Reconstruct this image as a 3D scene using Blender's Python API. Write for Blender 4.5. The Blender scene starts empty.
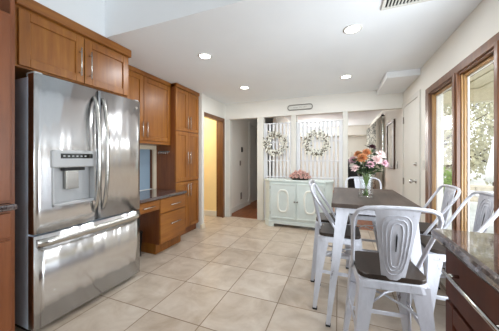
import bpy, bmesh, math, random
from mathutils import Vector, Matrix
random.seed(7)
scene = bpy.context.scene
PI = math.pi

def lin(c):
    c = c / 255.0
    return c / 12.92 if c <= 0.04045 else ((c + 0.055) / 1.055) ** 2.4
def rgb(r, g, b): return (lin(r), lin(g), lin(b), 1.0)

# ------------------------------------------------------------------ camera, world, sun, big lights, exposure
cam_data = bpy.data.cameras.new('camera'); cam = bpy.data.objects.new('camera', cam_data)
scene.collection.objects.link(cam)
cam.location = (0, 0, 1.2); cam.rotation_euler = (math.radians(90), 0, math.radians(21.25))
cam_data.sensor_width = 36; cam_data.lens = 231 / 499 * 36; cam_data.shift_y = -7.5 / 499
cam_data.clip_start = 0.05; cam_data.clip_end = 200
scene.camera = cam

scene.view_settings.view_transform = 'Standard'; scene.view_settings.look = 'None'
scene.view_settings.gamma = 1; scene.view_settings.use_curve_mapping = False
scene.view_settings.exposure = 0.5

w = bpy.data.worlds.new('sky'); scene.world = w; w.use_nodes = True
wn = w.node_tree.nodes; wl = w.node_tree.links
bg = wn['Background']; bg.inputs['Color'].default_value = (0.88, 0.94, 1.0, 1); bg.inputs['Strength'].default_value = 1.7

def light(name, kind, loc, rot, energy, color=(1, 1, 1), **kw):
    d = bpy.data.lights.new(name, kind); d.energy = energy; d.color = color
    for k, v in kw.items(): setattr(d, k, v)
    o = bpy.data.objects.new(name, d); scene.collection.objects.link(o)
    o.location = loc; o.rotation_euler = rot
    return o
light('sun', 'SUN', (0, 0, 10), (math.radians(48), 0, math.radians(-62)), 1.3, (1, 0.97, 0.92), angle=0.05)
# fill lights added behind the camera, beside it and past the divider
light('rear_fill_light', 'AREA', (-0.65, -3.1, 1.55), (math.radians(94), 0, 0), 22, (0.86, 0.93, 1.0), shape='RECTANGLE', size=2.3, size_y=1.3)
light('side_fill_light', 'AREA', (1.12, 1.3, 1.15), (0, math.radians(90 + 2), math.radians(-38)), 36, (0.86, 0.93, 1.0), shape='RECTANGLE', size=1.4, size_y=1.0)
light('living_room_fill_light', 'AREA', (-0.4, 8.5, 1.6), (math.radians(-90), 0, 0), 14, (0.95, 0.97, 1.0), shape='RECTANGLE', size=1.6, size_y=1.2)
try:
    scene.cycles.use_denoising = True
    scene.cycles.max_bounces = 10; scene.cycles.diffuse_bounces = 6; scene.cycles.transparent_max_bounces = 16
    scene.cycles.sample_clamp_indirect = 6
except Exception: pass

# ------------------------------------------------------------------ materials
def new_mat(name):
    m = bpy.data.materials.new(name); m.use_nodes = True
    return m, m.node_tree.nodes, m.node_tree.links, m.node_tree.nodes['Principled BSDF']
def ramp(n, stops):
    r = n.new('ShaderNodeValToRGB'); e = r.color_ramp.elements
    while len(e) < len(stops): e.new(0.5)
    for q, (p, c) in zip(e, stops): q.position = p; q.color = c
    return r
def noise(n, l, scale, stretch=(1, 1, 1), detail=4, rough=0.55, coord='Object'):
    tc = n.new('ShaderNodeTexCoord'); mp = n.new('ShaderNodeMapping'); mp.inputs['Scale'].default_value = stretch
    t = n.new('ShaderNodeTexNoise'); t.inputs['Scale'].default_value = scale; t.inputs['Detail'].default_value = detail; t.inputs['Roughness'].default_value = rough
    l.new(tc.outputs[coord], mp.inputs['Vector']); l.new(mp.outputs['Vector'], t.inputs['Vector'])
    return t
def bump(n, l, b, src, strength=0.2, dist=0.01):
    bp = n.new('ShaderNodeBump'); bp.inputs['Strength'].default_value = strength; bp.inputs['Distance'].default_value = dist
    l.new(src, bp.inputs['Height']); l.new(bp.outputs['Normal'], b.inputs['Normal'])
def plain(name, c, rough=0.5, metal=0.0, vary=0.06, scale=6, bmp=0.0, **kw):
    m, n, l, b = new_mat(name)
    t = noise(n, l, scale)
    lo = tuple(x * (1 - vary) for x in c[:3]) + (1,); hi = tuple(min(1, x * (1 + vary)) for x in c[:3]) + (1,)
    r = ramp(n, [(0.3, lo), (0.7, hi)]); l.new(t.outputs['Fac'], r.inputs['Fac']); l.new(r.outputs['Color'], b.inputs['Base Color'])
    b.inputs['Roughness'].default_value = rough; b.inputs['Metallic'].default_value = metal
    for k, v in kw.items(): b.inputs[k].default_value = v
    if bmp: bump(n, l, b, t.outputs['Fac'], bmp)
    return m
def wood(name, dark, mid, light_, rough=0.35, stretch=(9, 9, 0.8), coat=0.2):
    m, n, l, b = new_mat(name)
    t = noise(n, l, 3.0, stretch, 6, 0.6)
    t2 = noise(n, l, 1.1, (2.2, 2.2, 0.25), 2)
    mx = n.new('ShaderNodeMath'); mx.operation = 'MULTIPLY_ADD'; mx.inputs[1].default_value = 0.55
    mm = n.new('ShaderNodeMath'); mm.operation = 'MULTIPLY'; mm.inputs[1].default_value = 0.45
    l.new(t2.outputs['Fac'], mm.inputs[0]); l.new(t.outputs['Fac'], mx.inputs[0]); l.new(mm.outputs[0], mx.inputs[2])
    r = ramp(n, [(0.3, dark), (0.5, mid), (0.72, light_)]); l.new(mx.outputs[0], r.inputs['Fac']); l.new(r.outputs['Color'], b.inputs['Base Color'])
    b.inputs['Roughness'].default_value = rough; b.inputs['Coat Weight'].default_value = coat; b.inputs['Coat Roughness'].default_value = 0.25
    bump(n, l, b, t.outputs['Fac'], 0.05, 0.003)
    return m

M = {}
M['wall'] = plain('wall_paint', rgb(228, 226, 219), 0.8, vary=0.015, scale=3)
M['wall'].node_tree.nodes['Principled BSDF'].inputs['Specular IOR Level'].default_value = 0.25
M['ceiling'] = plain('ceiling_paint', rgb(238, 242, 245), 0.8, vary=0.012, scale=3)
M['white'] = plain('white_gloss_paint', rgb(216, 215, 208), 0.65, vary=0.02)
M['white'].node_tree.nodes['Principled BSDF'].inputs['Specular IOR Level'].default_value = 0.25
M['cream'] = plain('cream_paint', rgb(236, 216, 166), 0.7, vary=0.02)
M['casing_cream'] = plain('cream_trim_paint', rgb(226, 214, 190), 0.5, vary=0.02)
M['oak'] = wood('honey_cherry_wood', rgb(112, 63, 18), rgb(142, 86, 28), rgb(170, 112, 42), 0.36, coat=0.1)
M['oak_h'] = wood('honey_cherry_wood_horizontal', rgb(112, 63, 18), rgb(140, 84, 28), rgb(168, 110, 42), 0.36, (9, 0.8, 9))
M['cherry'] = wood('dark_cherry_wood', rgb(112, 60, 30), rgb(134, 76, 40), rgb(154, 92, 52), 0.38, coat=0.1)
M['mahogany'] = wood('mahogany_wood', rgb(62, 28, 15), rgb(84, 40, 22), rgb(104, 52, 30), 0.5, coat=0.0)
M['mahogany'].node_tree.nodes['Principled BSDF'].inputs['Specular IOR Level'].default_value = 0.3
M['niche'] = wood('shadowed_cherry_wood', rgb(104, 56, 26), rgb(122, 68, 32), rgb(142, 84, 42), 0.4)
M['sashwood'] = wood('golden_lit_sash_wood', rgb(128, 90, 46), rgb(158, 118, 66), rgb(186, 146, 90), 0.35)  # lighter copy of the window wood, golden light put into its colour
M['winwood'] = wood('stained_window_wood', rgb(74, 42, 20), rgb(100, 60, 30), rgb(128, 82, 44), 0.35)
M['floorwood'] = wood('dark_plank_floor', rgb(112, 62, 32), rgb(142, 84, 46), rgb(166, 104, 62), 0.5, (9, 0.8, 9), 0.05)
M['tablewood'] = wood('weathered_dark_tabletop', rgb(50, 42, 37), rgb(72, 61, 54), rgb(98, 85, 76), 0.5, (9, 0.9, 9), 0.0)
M['seatwood'] = wood('dark_stained_seat', rgb(34, 27, 23), rgb(50, 41, 35), rgb(66, 55, 47), 0.45, (9, 0.9, 9), 0.0)
for k_ in ('tablewood', 'seatwood'): M[k_].node_tree.nodes['Principled BSDF'].inputs['Specular IOR Level'].default_value = 0.3
M['chrome'] = plain('brushed_nickel', (0.62, 0.61, 0.58, 1), 0.25, 1.0, 0.03)
M['nickel'] = plain('dark_nickel', (0.30, 0.28, 0.25, 1), 0.35, 1.0, 0.05)
M['black'] = plain('black_plastic', rgb(24, 24, 26), 0.4, vary=0.1)
M['blackmetal'] = plain('blackened_metal', rgb(40, 36, 34), 0.45, 0.6, 0.1)
M['fridgeside'] = plain('grey_fridge_side', rgb(206, 220, 240), 0.4, 0.0, 0.03, 20)
M['greyplastic'] = plain('silver_plastic', rgb(190, 192, 194), 0.35, 0.3, 0.03)
M['display'] = plain('black_glass_display', rgb(30, 32, 30), 0.1, vary=0.2, scale=60)
M['rubber'] = plain('dark_rubber', rgb(36, 36, 38), 0.7)
M['mint'] = plain('mint_chalk_paint', rgb(210, 220, 216), 0.55, vary=0.04, scale=9)
M['mintlight'] = plain('pale_ivory_paint', rgb(232, 234, 226), 0.55, vary=0.03, scale=9)
M['petal_pink'] = plain('pink_petals', rgb(214, 172, 184), 0.6, vary=0.18, scale=60)
M['petal_blush'] = plain('blush_petals', rgb(240, 218, 216), 0.6, vary=0.12, scale=60)
M['petal_orange'] = plain('apricot_petals', rgb(204, 144, 98), 0.6, vary=0.22, scale=60)
M['petal_plum'] = plain('plum_petals', rgb(62, 24, 34), 0.6, vary=0.25, scale=60)
M['petal_rose'] = plain('dusty_rose_petals', rgb(228, 190, 180), 0.65, vary=0.25, scale=60)
M['leafgreen'] = plain('green_leaves', rgb(70, 88, 64), 0.5, vary=0.3, scale=40)
M['stem'] = plain('green_stems', rgb(104, 126, 74), 0.5, vary=0.2)
M['wreathleaf'] = plain('cream_wreath_leaves', rgb(232, 231, 220), 0.7, vary=0.10, scale=50)
M['dryleaf'] = plain('grey_green_dry_leaves', rgb(112, 108, 90), 0.7, vary=0.25, scale=50)
M['twig'] = plain('grey_brown_twigs', rgb(122, 108, 92), 0.8, vary=0.3, scale=40)
M['berry'] = plain('dark_seed_pods', rgb(66, 58, 48), 0.6, vary=0.3, scale=40)
M['basket'] = plain('dark_woven_basket', rgb(60, 50, 42), 0.7, vary=0.4, scale=80)
M['bluepane'] = plain('pale_blue_pane', rgb(150, 172, 190), 0.25, vary=0.03)
M['slat'] = plain('white_slat_paint', rgb(218, 220, 222), 0.55, vary=0.03)
M['sheer'] = plain('white_curtain_cloth', rgb(232, 230, 222), 0.8, vary=0.03)
M['art'] = plain('pale_art_print', rgb(186, 180, 164), 0.6, vary=0.25, scale=9)
M['frame_brown'] = wood('walnut_frame', rgb(64, 44, 30), rgb(84, 60, 42), rgb(104, 76, 54))
M['heater'] = plain('white_enamel', rgb(214, 210, 202), 0.4, vary=0.03)
M['stone'] = plain('pale_garden_stone', rgb(196, 186, 168), 0.9, vary=0.15, scale=8, bmp=0.3)
M['snow'] = plain('pale_gravel_ground', rgb(206, 206, 200), 0.9, vary=0.12, scale=3, bmp=0.2)
M['porch'] = wood('pale_yellow_porch_boards', rgb(186, 174, 144), rgb(200, 190, 162), rgb(212, 204, 180), 0.6, (9, 0.7, 9), 0)
M['bark'] = plain('tree_bark', rgb(96, 86, 74), 0.9, vary=0.3, scale=10, bmp=0.4)
M['foliage'] = plain('pale_spring_foliage', rgb(198, 194, 168), 0.7, vary=0.4, scale=2.5)
M['foliage_g'] = plain('yellow_green_foliage', rgb(150, 176, 96), 0.7, vary=0.3, scale=3)
M['canvas'] = plain('white_canvas', rgb(232, 232, 230), 0.8, vary=0.03)
M['granite_edge'] = None

def granite(name):
    m, n, l, b = new_mat(name)
    t = noise(n, l, 70, (1, 1, 1), 6, 0.7); t2 = noise(n, l, 9, (1, 1, 1), 3)
    mx = n.new('ShaderNodeMath'); mx.operation = 'MULTIPLY_ADD'; mx.inputs[1].default_value = 0.65
    mm = n.new('ShaderNodeMath'); mm.operation = 'MULTIPLY'; mm.inputs[1].default_value = 0.35
    l.new(t2.outputs['Fac'], mm.inputs[0]); l.new(t.outputs['Fac'], mx.inputs[0]); l.new(mm.outputs[0], mx.inputs[2])
    r = ramp(n, [(0.34, rgb(28, 20, 20)), (0.45, rgb(66, 52, 50)), (0.55, rgb(92, 78, 76)), (0.68, rgb(158, 146, 140))])
    l.new(mx.outputs[0], r.inputs['Fac']); l.new(r.outputs['Color'], b.inputs['Base Color'])
    b.inputs['Roughness'].default_value = 0.07; b.inputs['IOR'].default_value = 1.9; b.inputs['Coat Weight'].default_value = 0.6; b.inputs['Coat Roughness'].default_value = 0.03
    return m
M['granite'] = granite('brown_speckled_granite')

def steel(name):
    m, n, l, b = new_mat(name)
    b.inputs['Metallic'].default_value = 1.0; b.inputs['Roughness'].default_value = 0.2
    b.inputs['Base Color'].default_value = (0.68, 0.68, 0.67, 1)
    b.inputs['Anisotropic'].default_value = 0.8; b.inputs['Anisotropic Rotation'].default_value = 0.25
    tg = n.new('ShaderNodeTangent'); tg.direction_type = 'RADIAL'; tg.axis = 'Z'; l.new(tg.outputs[0], b.inputs['Tangent'])
    t = noise(n, l, 5.0, (1, 1, 0.025), 2, 0.5)
    t2 = noise(n, l, 60, (1, 14, 0.4), 2)
    r = ramp(n, [(0.3, (0.74, 0.75, 0.765, 1)), (0.7, (0.84, 0.845, 0.855, 1))]); l.new(t2.outputs['Fac'], r.inputs['Fac']); l.new(r.outputs['Color'], b.inputs['Base Color'])
    bump(n, l, b, t.outputs['Fac'], 0.7, 0.025)
    return m
M['steel'] = steel('brushed_stainless')

def distressed(name):
    m, n, l, b = new_mat(name)
    t = noise(n, l, 11, (1, 1, 0.35), 8, 0.7)
    r = ramp(n, [(0.0, rgb(80, 72, 70)), (0.33, rgb(104, 96, 94)), (0.365, rgb(184, 185, 192)), (0.62, rgb(206, 208, 216))])
    l.new(t.outputs['Fac'], r.inputs['Fac']); l.new(r.outputs['Color'], b.inputs['Base Color'])
    b.inputs['Roughness'].default_value = 0.38; b.inputs['Metallic'].default_value = 0.15
    return m
M['metal'] = distressed('distressed_white_metal')

def tile():
    m, n, l, b = new_mat('cream_stone_floor_tile')
    T, X0, Y0, G = 0.4575, -1.391, 1.867, 0.0075
    g = n.new('ShaderNodeNewGeometry'); s = n.new('ShaderNodeSeparateXYZ'); l.new(g.outputs['Position'], s.inputs[0])
    def M2(op, a, bb=None):
        k = n.new('ShaderNodeMath'); k.operation = op
        for i, v in enumerate((a, bb)):
            if v is None: continue
            if isinstance(v, (int, float)): k.inputs[i].default_value = v
            else: l.new(v, k.inputs[i])
        return k.outputs[0]
    cells = []; dist = []
    for ax, o in (('X', X0), ('Y', Y0)):
        u = M2('DIVIDE', M2('SUBTRACT', s.outputs[ax], o), T)
        cells.append(M2('FLOOR', u)); f = M2('FRACT', u)
        dist.append(M2('MINIMUM', f, M2('SUBTRACT', 1.0, f)))
    d = M2('MULTIPLY', M2('MINIMUM', dist[0], dist[1]), T)
    mask = M2('LESS_THAN', d, G / 2)
    c = n.new('ShaderNodeCombineXYZ'); l.new(cells[0], c.inputs[0]); l.new(cells[1], c.inputs[1])
    wn_ = n.new('ShaderNodeTexWhiteNoise'); wn_.noise_dimensions = '2D'; l.new(c.outputs[0], wn_.inputs['Vector'])
    off = n.new('ShaderNodeVectorMath'); off.operation = 'MULTIPLY_ADD'; off.inputs[1].default_value = (7, 7, 7); l.new(c.outputs[0], off.inputs[0]); l.new(g.outputs['Position'], off.inputs[2])
    t = n.new('ShaderNodeTexNoise'); t.inputs['Scale'].default_value = 4.5; t.inputs['Detail'].default_value = 7; t.inputs['Roughness'].default_value = 0.62; t.inputs['Distortion'].default_value = 0.6
    l.new(off.outputs[0], t.inputs['Vector'])
    k = M2('ADD', M2('MULTIPLY', t.outputs['Fac'], 0.85), M2('MULTIPLY', wn_.outputs['Value'], 0.15))
    r = ramp(n, [(0.32, rgb(172, 156, 138)), (0.5, rgb(190, 176, 160)), (0.68, rgb(203, 192, 178))]); l.new(k, r.inputs['Fac'])
    mix = n.new('ShaderNodeMix'); mix.data_type = 'RGBA'; l.new(mask, mix.inputs['Factor']); l.new(r.outputs['Color'], mix.inputs['A']); mix.inputs['B'].default_value = rgb(132, 112, 92)
    l.new(mix.outputs['Result'], b.inputs['Base Color'])
    b.inputs['Roughness'].default_value = 0.32
    inv = M2('SUBTRACT', 1.0, mask); bump(n, l, b, inv, 0.4, 0.003)
    return m
M['tile'] = tile()

def pane_glass(name, tint=(1, 1, 1, 1), gloss=0.06):
    m = bpy.data.materials.new(name); m.use_nodes = True; n = m.node_tree.nodes; l = m.node_tree.links
    n.remove(n['Principled BSDF']); out = n['Material Output']
    tr = n.new('ShaderNodeBsdfTransparent'); tr.inputs['Color'].default_value = tint
    gl = n.new('ShaderNodeBsdfGlossy'); gl.inputs['Roughness'].default_value = 0.02
    mx = n.new('ShaderNodeMixShader')
    fr = n.new('ShaderNodeFresnel'); fr.inputs['IOR'].default_value = 1.35
    mm = n.new('ShaderNodeMath'); mm.operation = 'MULTIPLY'; mm.inputs[1].default_value = gloss / 0.06 * 0.9
    gm = n.new('ShaderNodeNewGeometry'); fb = n.new('ShaderNodeMath'); fb.operation = 'SUBTRACT'; fb.inputs[0].default_value = 1.0; l.new(gm.outputs['Backfacing'], fb.inputs[1])
    m2 = n.new('ShaderNodeMath'); m2.operation = 'MULTIPLY'; l.new(mm.outputs[0], m2.inputs[0]); l.new(fb.outputs[0], m2.inputs[1])
    l.new(fr.outputs[0], mm.inputs[0]); l.new(m2.outputs[0], mx.inputs['Fac']); l.new(tr.outputs[0], mx.inputs[1]); l.new(gl.outputs[0], mx.inputs[2]); l.new(mx.outputs[0], out.inputs['Surface'])
    return m
M['glass'] = pane_glass('window_glass')
M['vaseglass'] = pane_glass('clear_vase_glass', (0.975, 0.985, 0.978, 1), 0.10)
def patterned_cloth():
    m, n, l, b = new_mat('leaf_patterned_cloth')
    tc = n.new('ShaderNodeTexCoord'); v = n.new('ShaderNodeTexVoronoi'); v.inputs['Scale'].default_value = 9; v.feature = 'DISTANCE_TO_EDGE'
    l.new(tc.outputs['Object'], v.inputs['Vector'])
    r = ramp(n, [(0.03, rgb(126, 128, 124)), (0.10, rgb(224, 222, 214))]); l.new(v.outputs['Distance'], r.inputs['Fac']); l.new(r.outputs['Color'], b.inputs['Base Color'])
    b.inputs['Roughness'].default_value = 0.85
    return m
M['pattern'] = patterned_cloth()
for k_ in ('foliage', 'foliage_g', 'leafgreen', 'sheer', 'pattern'):
    n_ = M[k_].node_tree.nodes; l_ = M[k_].node_tree.links; b_ = n_['Principled BSDF']
    tr_ = n_.new('ShaderNodeBsdfTranslucent'); mx_ = n_.new('ShaderNodeMixShader'); mx_.inputs['Fac'].default_value = 0.45
    l_.new(b_.inputs['Base Color'].links[0].from_socket, tr_.inputs['Color']); l_.new(b_.outputs[0], mx_.inputs[1]); l_.new(tr_.outputs[0], mx_.inputs[2]); l_.new(mx_.outputs[0], n_['Material Output'].inputs['Surface'])
def emit(name, c, s):
    m = bpy.data.materials.new(name); m.use_nodes = True; n = m.node_tree.nodes; l = m.node_tree.links
    b = n['Principled BSDF']; b.inputs['Base Color'].default_value = c; b.inputs['Emission Color'].default_value = c; b.inputs['Emission Strength'].default_value = s
    return m
M['lamp'] = emit('lit_lamp_diffuser', (1, 0.97, 0.9, 1), 6.0)

# ------------------------------------------------------------------ geometry helpers
class MB:
    def __init__(s): s.bm = bmesh.new()
    def box(s, x0, x1, y0, y1, z0, z1, bev=0.0, seg=1):
        x0, x1 = min(x0, x1), max(x0, x1); y0, y1 = min(y0, y1), max(y0, y1); z0, z1 = min(z0, z1), max(z0, z1)
        t = bmesh.new(); vs = [t.verts.new((x, y, z)) for x in (x0, x1) for y in (y0, y1) for z in (z0, z1)]
        for f in ((0, 1, 3, 2), (4, 6, 7, 5), (0, 4, 5, 1), (2, 3, 7, 6), (0, 2, 6, 4), (1, 5, 7, 3)): t.faces.new([vs[i] for i in f])
        if bev > 0:
            bev = min(bev, 0.45 * min(x1 - x0, y1 - y0, z1 - z0))
            bmesh.ops.bevel(t, geom=list(t.edges), offset=bev, segments=seg, affect='EDGES', profile=0.5)
        return s.merge(t)
    def merge(s, t, mat=None):
        if mat is not None: bmesh.ops.transform(t, matrix=mat, verts=t.verts)
        mp = {v: s.bm.verts.new(v.co) for v in t.verts}
        for f in t.faces:
            try:
                g = s.bm.faces.new([mp[v] for v in f.verts]); g.smooth = f.smooth
            except ValueError: pass
        t.free(); return s
    def loft(s, rings, cap=True, smooth=False, closed=True):
        R = [[s.bm.verts.new(p) for p in r] for r in rings]; k = len(R[0])
        for a, b in zip(R, R[1:]):
            for i in range(k if closed else k - 1):
                f = s.bm.faces.new((a[i], a[(i + 1) % k], b[(i + 1) % k], b[i])); f.smooth = smooth
        if cap and closed:
            s.bm.faces.new(list(reversed(R[0]))); s.bm.faces.new(R[-1])
        return s
    def tube(s, pts, r, k=8, closed=False):
        P = [Vector(p) for p in pts]; rings = []; n = len(P); prev = None
        for i, p in enumerate(P):
            if closed: d = P[(i + 1) % n] - P[i - 1]
            else: d = P[min(i + 1, n - 1)] - P[max(i - 1, 0)]
            d.normalize()
            if prev is None:
                a = d.orthogonal().normalized()
            else:
                a = prev - d * prev.dot(d)
                a = a.normalized() if a.length > 1e-5 else d.orthogonal().normalized()
            prev = a; b = d.cross(a); rr = r[i] if isinstance(r, (list, tuple)) else r
            rings.append([p + (a * math.cos(2 * PI * j / k) + b * math.sin(2 * PI * j / k)) * rr for j in range(k)])
        if closed: rings.append(rings[0]); return s.loft(rings, False, True)
        return s.loft(rings, True, True)
    def lathe(s, prof, cx=0, cy=0, z=0, k=20, axis='Z', cap=True):
        rings = []
        for r, h in prof:
            ring = []
            for j in range(k):
                c, q = r * math.cos(2 * PI * j / k), r * math.sin(2 * PI * j / k)
                ring.append((cx + c, cy + q, z + h) if axis == 'Z' else ((cx + h, cy + c, z + q) if axis == 'X' else (cx + c, cy + h, z + q)))
            rings.append(ring)
        return s.loft(rings, cap, True)
    def prism(s, poly, z0, z1, bev=0.0):
        t = bmesh.new(); a = [t.verts.new((x, y, z0)) for x, y in poly]; b = [t.verts.new((x, y, z1)) for x, y in poly]; k = len(poly)
        t.faces.new(list(reversed(a))); t.faces.new(b)
        for i in range(k): t.faces.new((a[i], a[(i + 1) % k], b[(i + 1) % k], b[i]))
        if bev > 0:
            es = [e for e in t.edges if abs(e.verts[0].co.z - e.verts[1].co.z) < 1e-6]
            bmesh.ops.bevel(t, geom=es, offset=bev, segments=2, affect='EDGES', profile=0.5)
        return s.merge(t)
    def quad(s, p, u, v, bend=0.0):
        p, u, v = Vector(p), Vector(u), Vector(v); n = u.cross(v); n = n.normalized() * bend if n.length else n
        q = [p, p + u * .5 + v * .45 + n, p + v, p - u * .5 + v * .45 + n]
        s.bm.faces.new([s.bm.verts.new(c) for c in q]); return s
    def move(s, d): bmesh.ops.translate(s.bm, vec=Vector(d), verts=s.bm.verts); return s
    def build(s, name, mat, parent=None, origin=None):
        bm = s.bm; bmesh.ops.recalc_face_normals(bm, faces=bm.faces)
        if parent is not None and origin is None: origin = parent.get('_o')
        if origin is not None: bmesh.ops.translate(bm, vec=-Vector(origin), verts=bm.verts)
        me = bpy.data.meshes.new(name); bm.to_mesh(me); bm.free(); me.materials.append(M[mat] if isinstance(mat, str) else mat)
        o = bpy.data.objects.new(name, me); scene.collection.objects.link(o)
        if parent is not None:
            o.parent = parent
            if parent.get('_o') is not None: o['_o'] = list(parent['_o'])
        elif origin is not None: o.location = origin
        return o
def tag(o, label=None, cat=None, group=None, kind=None):
    if label: o['label'] = label
    if cat: o['category'] = cat
    if group: o['group'] = group
    if kind: o['kind'] = kind
    return o
def struct(name, m, mat, parent=None):
    o = m.build(name, mat, parent)
    if parent is None: o['kind'] = 'structure'
    return o
def thing(name, label, cat, loc=(0, 0, 0), group=None, world=True, rz=0):
    o = bpy.data.objects.new(name, None); scene.collection.objects.link(o); o.location = loc; o.rotation_euler.z = rz
    o.empty_display_size = 0.05
    if world: o['_o'] = list(loc)      # children are given in world coordinates
    return tag(o, label, cat, group)
def kids(o): return [c for c in bpy.data.objects if c.parent == o]
def copy_tree(o, parent=None):
    c = o.copy(); scene.collection.objects.link(c)
    if parent is not None: c.parent = parent
    for ch in kids(o): copy_tree(ch, c)
    return c
def B(*a, **k): return MB().box(*a, **k)
def rrect(x0, x1, y0, y1, r, k=4):
    out = []
    for cx, cy, a in ((x1 - r, y1 - r, 0), (x0 + r, y1 - r, 90), (x0 + r, y0 + r, 180), (x1 - r, y0 + r, 270)):
        for i in range(k + 1):
            t = math.radians(a + 90 * i / k); out.append((cx + r * math.cos(t), cy + r * math.sin(t)))
    return out

# ------------------------------------------------------------------ room shell
H = 2.30
m = MB(); m.box(-3.8, 1.0, -3.3, 4.285, -0.06, 0); struct('floor', m, 'tile')
m = MB(); m.box(-2.4, 1.0, 4.285, 9.2, -0.06, 0); struct('floor_dining', m, 'floorwood')
# flat ceiling (with the raised bay towards the camera)
m = MB(); m.box(-3.8, 1.06, 1.55, 9.2, H, H + 0.1); m.box(-2.7, -2.03, -3.3, 1.55, H, H + 0.1); struct('ceiling', m, 'ceiling')
m = MB()
m.box(-2.06, 1.06, 1.49, 1.55, H, 3.05); m.box(-2.06, -2.0, -3.3, 1.49, H, 3.05)
m.box(-2.06, 1.06, -3.3, 1.55, 3.0, 3.1)
struct('ceiling_bay', m, 'ceiling')
# right wall
RX, RT = 0.93, 1.05
WZ0, WZ1, WY0, WY1 = 0.38, 1.91, 0.75, 3.09
DZ0, DZ1, DY0, DY1 = 0.85, 2.08, 6.0, 8.6
m = MB()
m.box(RX, RT, -3.3, WY0, 0, 3.05); m.box(RX, RT, WY0, WY1, 0, WZ0); m.box(RX, RT, WY0, WY1, WZ1, 3.05); m.box(RX, RT, WY1, DY0, 0, 3.05)
m.box(RX, RT, DY0, DY1, 0, DZ0); m.box(RX, RT, DY0, DY1, DZ1, 2.4); m.box(RX, RT, DY1, 9.2, 0, 2.4)
struct('wall_right', m, 'wall')
m = MB(); m.box(-2.7, -2.59, -3.3, 1.95, 0, 3.05); m.box(-2.7, -2.59, 1.95, 2.70, 0, 0.74); m.box(-2.7, -2.59, 1.95, 2.70, 1.345, 2.35); m.box(-2.7, -2.59, 2.70, 3.40, 0, 2.35)
struct('wall_left', m, 'wall')
m = MB(); m.box(-2.59, -2.17, 3.35, 3.42, 0, H); m.box(-2.34, -2.19, 3.42, 4.19, 1.98, H); m.box(-2.34, -2.18, 4.19, 4.30, 0, H)
m.box(-2.34, -2.18, 4.30, 5.62, 0, H); m.box(-2.34, -2.18, 6.42, 9.2, 0, H); m.box(-2.34, -2.18, 5.62, 6.42, 2.05, H)
struct('wall_left_hall', m, 'wall')
m = MB(); m.box(-3.8, -2.34, 4.19, 4.3, 0, H); m.box(-3.8, -3.7, 3.2, 4.2, 0, H); m.box(-3.8, -2.59, 3.15, 3.25, 0, H); m.box(-2.6, -2.59, 3.25, 3.42, 0, H)
struct('wall_side_room', m, 'cream')
m = MB(); m.box(-2.7, -1.8, -3.3, -3.2, 0, 3.05); m.box(0.5, 1.05, -3.3, -3.2, 0, 3.05); m.box(-1.8, 0.5, -3.3, -3.2, 0, 0.9); m.box(-1.8, 0.5, -3.3, -3.2, 2.2, 3.05)
struct('wall_rear', m, 'wall')
m = MB(); m.box(-1.46, -1.38, 5.3, 9.1, 0, H); struct('wall_light_block', m, 'wall')  # partition added to keep lamp light out of the hall
m = MB(); m.box(-2.4, 1.06, 9.1, 9.2, 0, H); struct('wall_back', m, 'wall')
m = MB(); m.box(-2.18, 0.93, 8.6, 9.1, 1.98, H); struct('trim_9', m, 'wall')
# dividing beam and posts to the dining room
m = MB(); m.box(-2.19, RX, 4.235, 4.35, 1.985, H); struct('wall_divider', m, 'wall')
for i, (a, b) in enumerate(((-2.185, -2.085), (-1.49, -1.36), (-0.825, -0.735), (0.055, 0.135))):
    m = MB(); m.box(a, b, 4.24, 4.34, 0, 1.985, 0.004); struct('trim_%d' % (i + 1), m, 'white')
m = MB(); m.box(0.565, RX, 3.40, 4.235, 2.222, H, 0.004); struct('trim_5', m, 'ceiling')
# stub wall base block, baseboards
m = MB(); m.box(-2.19, -2.155, 3.33, 3.44, 0, 0.075, 0.004); struct('baseboard_stub', m, 'casing_cream')
m = MB(); m.box(-2.18, -2.165, 4.345, 5.55, 0, 0.11, 0.004); m.box(-2.18, -2.165, 6.5, 9.1, 0, 0.11, 0.004); struct('baseboard_hall', m, 'white')
m = MB(); m.box(-3.7, -2.35, 4.175, 4.19, 0, 0.11, 0.004); struct('baseboard_side', m, 'white')
m = MB(); m.box(RX - 0.015, RX, 4.35, 9.1, 0, 0.11, 0.004); struct('baseboard_right', m, 'white')
# wood-lined doorway to the side room
m = MB(); m.box(-2.345, -2.185, 4.165, 4.19, 0, 1.955); m.box(-2.345, -2.185, 3.42, 4.19, 1.955, 1.98, 0.003); m.box(-2.345, -2.185, 3.42, 3.432, 0, 1.955)
m.box(-2.205, -2.178, 4.13, 4.205, 0, 1.93); m.box(-2.205, -2.178, 3.425, 4.205, 1.93, 2.0, 0.004)
struct('door_2', m, 'winwood')
# white door in the right wall
m = MB(); m.box(RX - 0.018, RX, 4.15, 4.22, 0, 1.97); m.box(RX - 0.018, RX, 3.39, 3.46, 0, 1.97); m.box(RX - 0.018, RX, 3.39, 4.22, 1.97, 2.04, 0.004)
d1 = struct('door_1', m, 'white')
B(RX - 0.012, RX + 0.03, 3.463, 4.147, 0.008, 1.967, bev=0.003).build('door_slab', 'white', d1)
for z in (1.72, 0.80): B(RX - 0.026, RX - 0.010, 4.125, 4.150, z, z + 0.1, bev=0.002).build('hinge', 'nickel', d1)
MB().lathe([(0.026, 0), (0.026, -0.006), (0.011, -0.012), (0.011, -0.035), (0.026, -0.045), (0.029, -0.058), (0.02, -0.072), (0.004, -0.075)], RX - 0.012, 3.535, 0.90, 16, 'X').build('door_knob', 'chrome', d1)
MB().lathe([(0.026, 0), (0.026, -0.012), (0.014, -0.016), (0.014, -0.028), (0.003, -0.03)], RX - 0.012, 3.53, 1.12, 16, 'X').build('deadbolt', 'chrome', d1)
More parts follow.
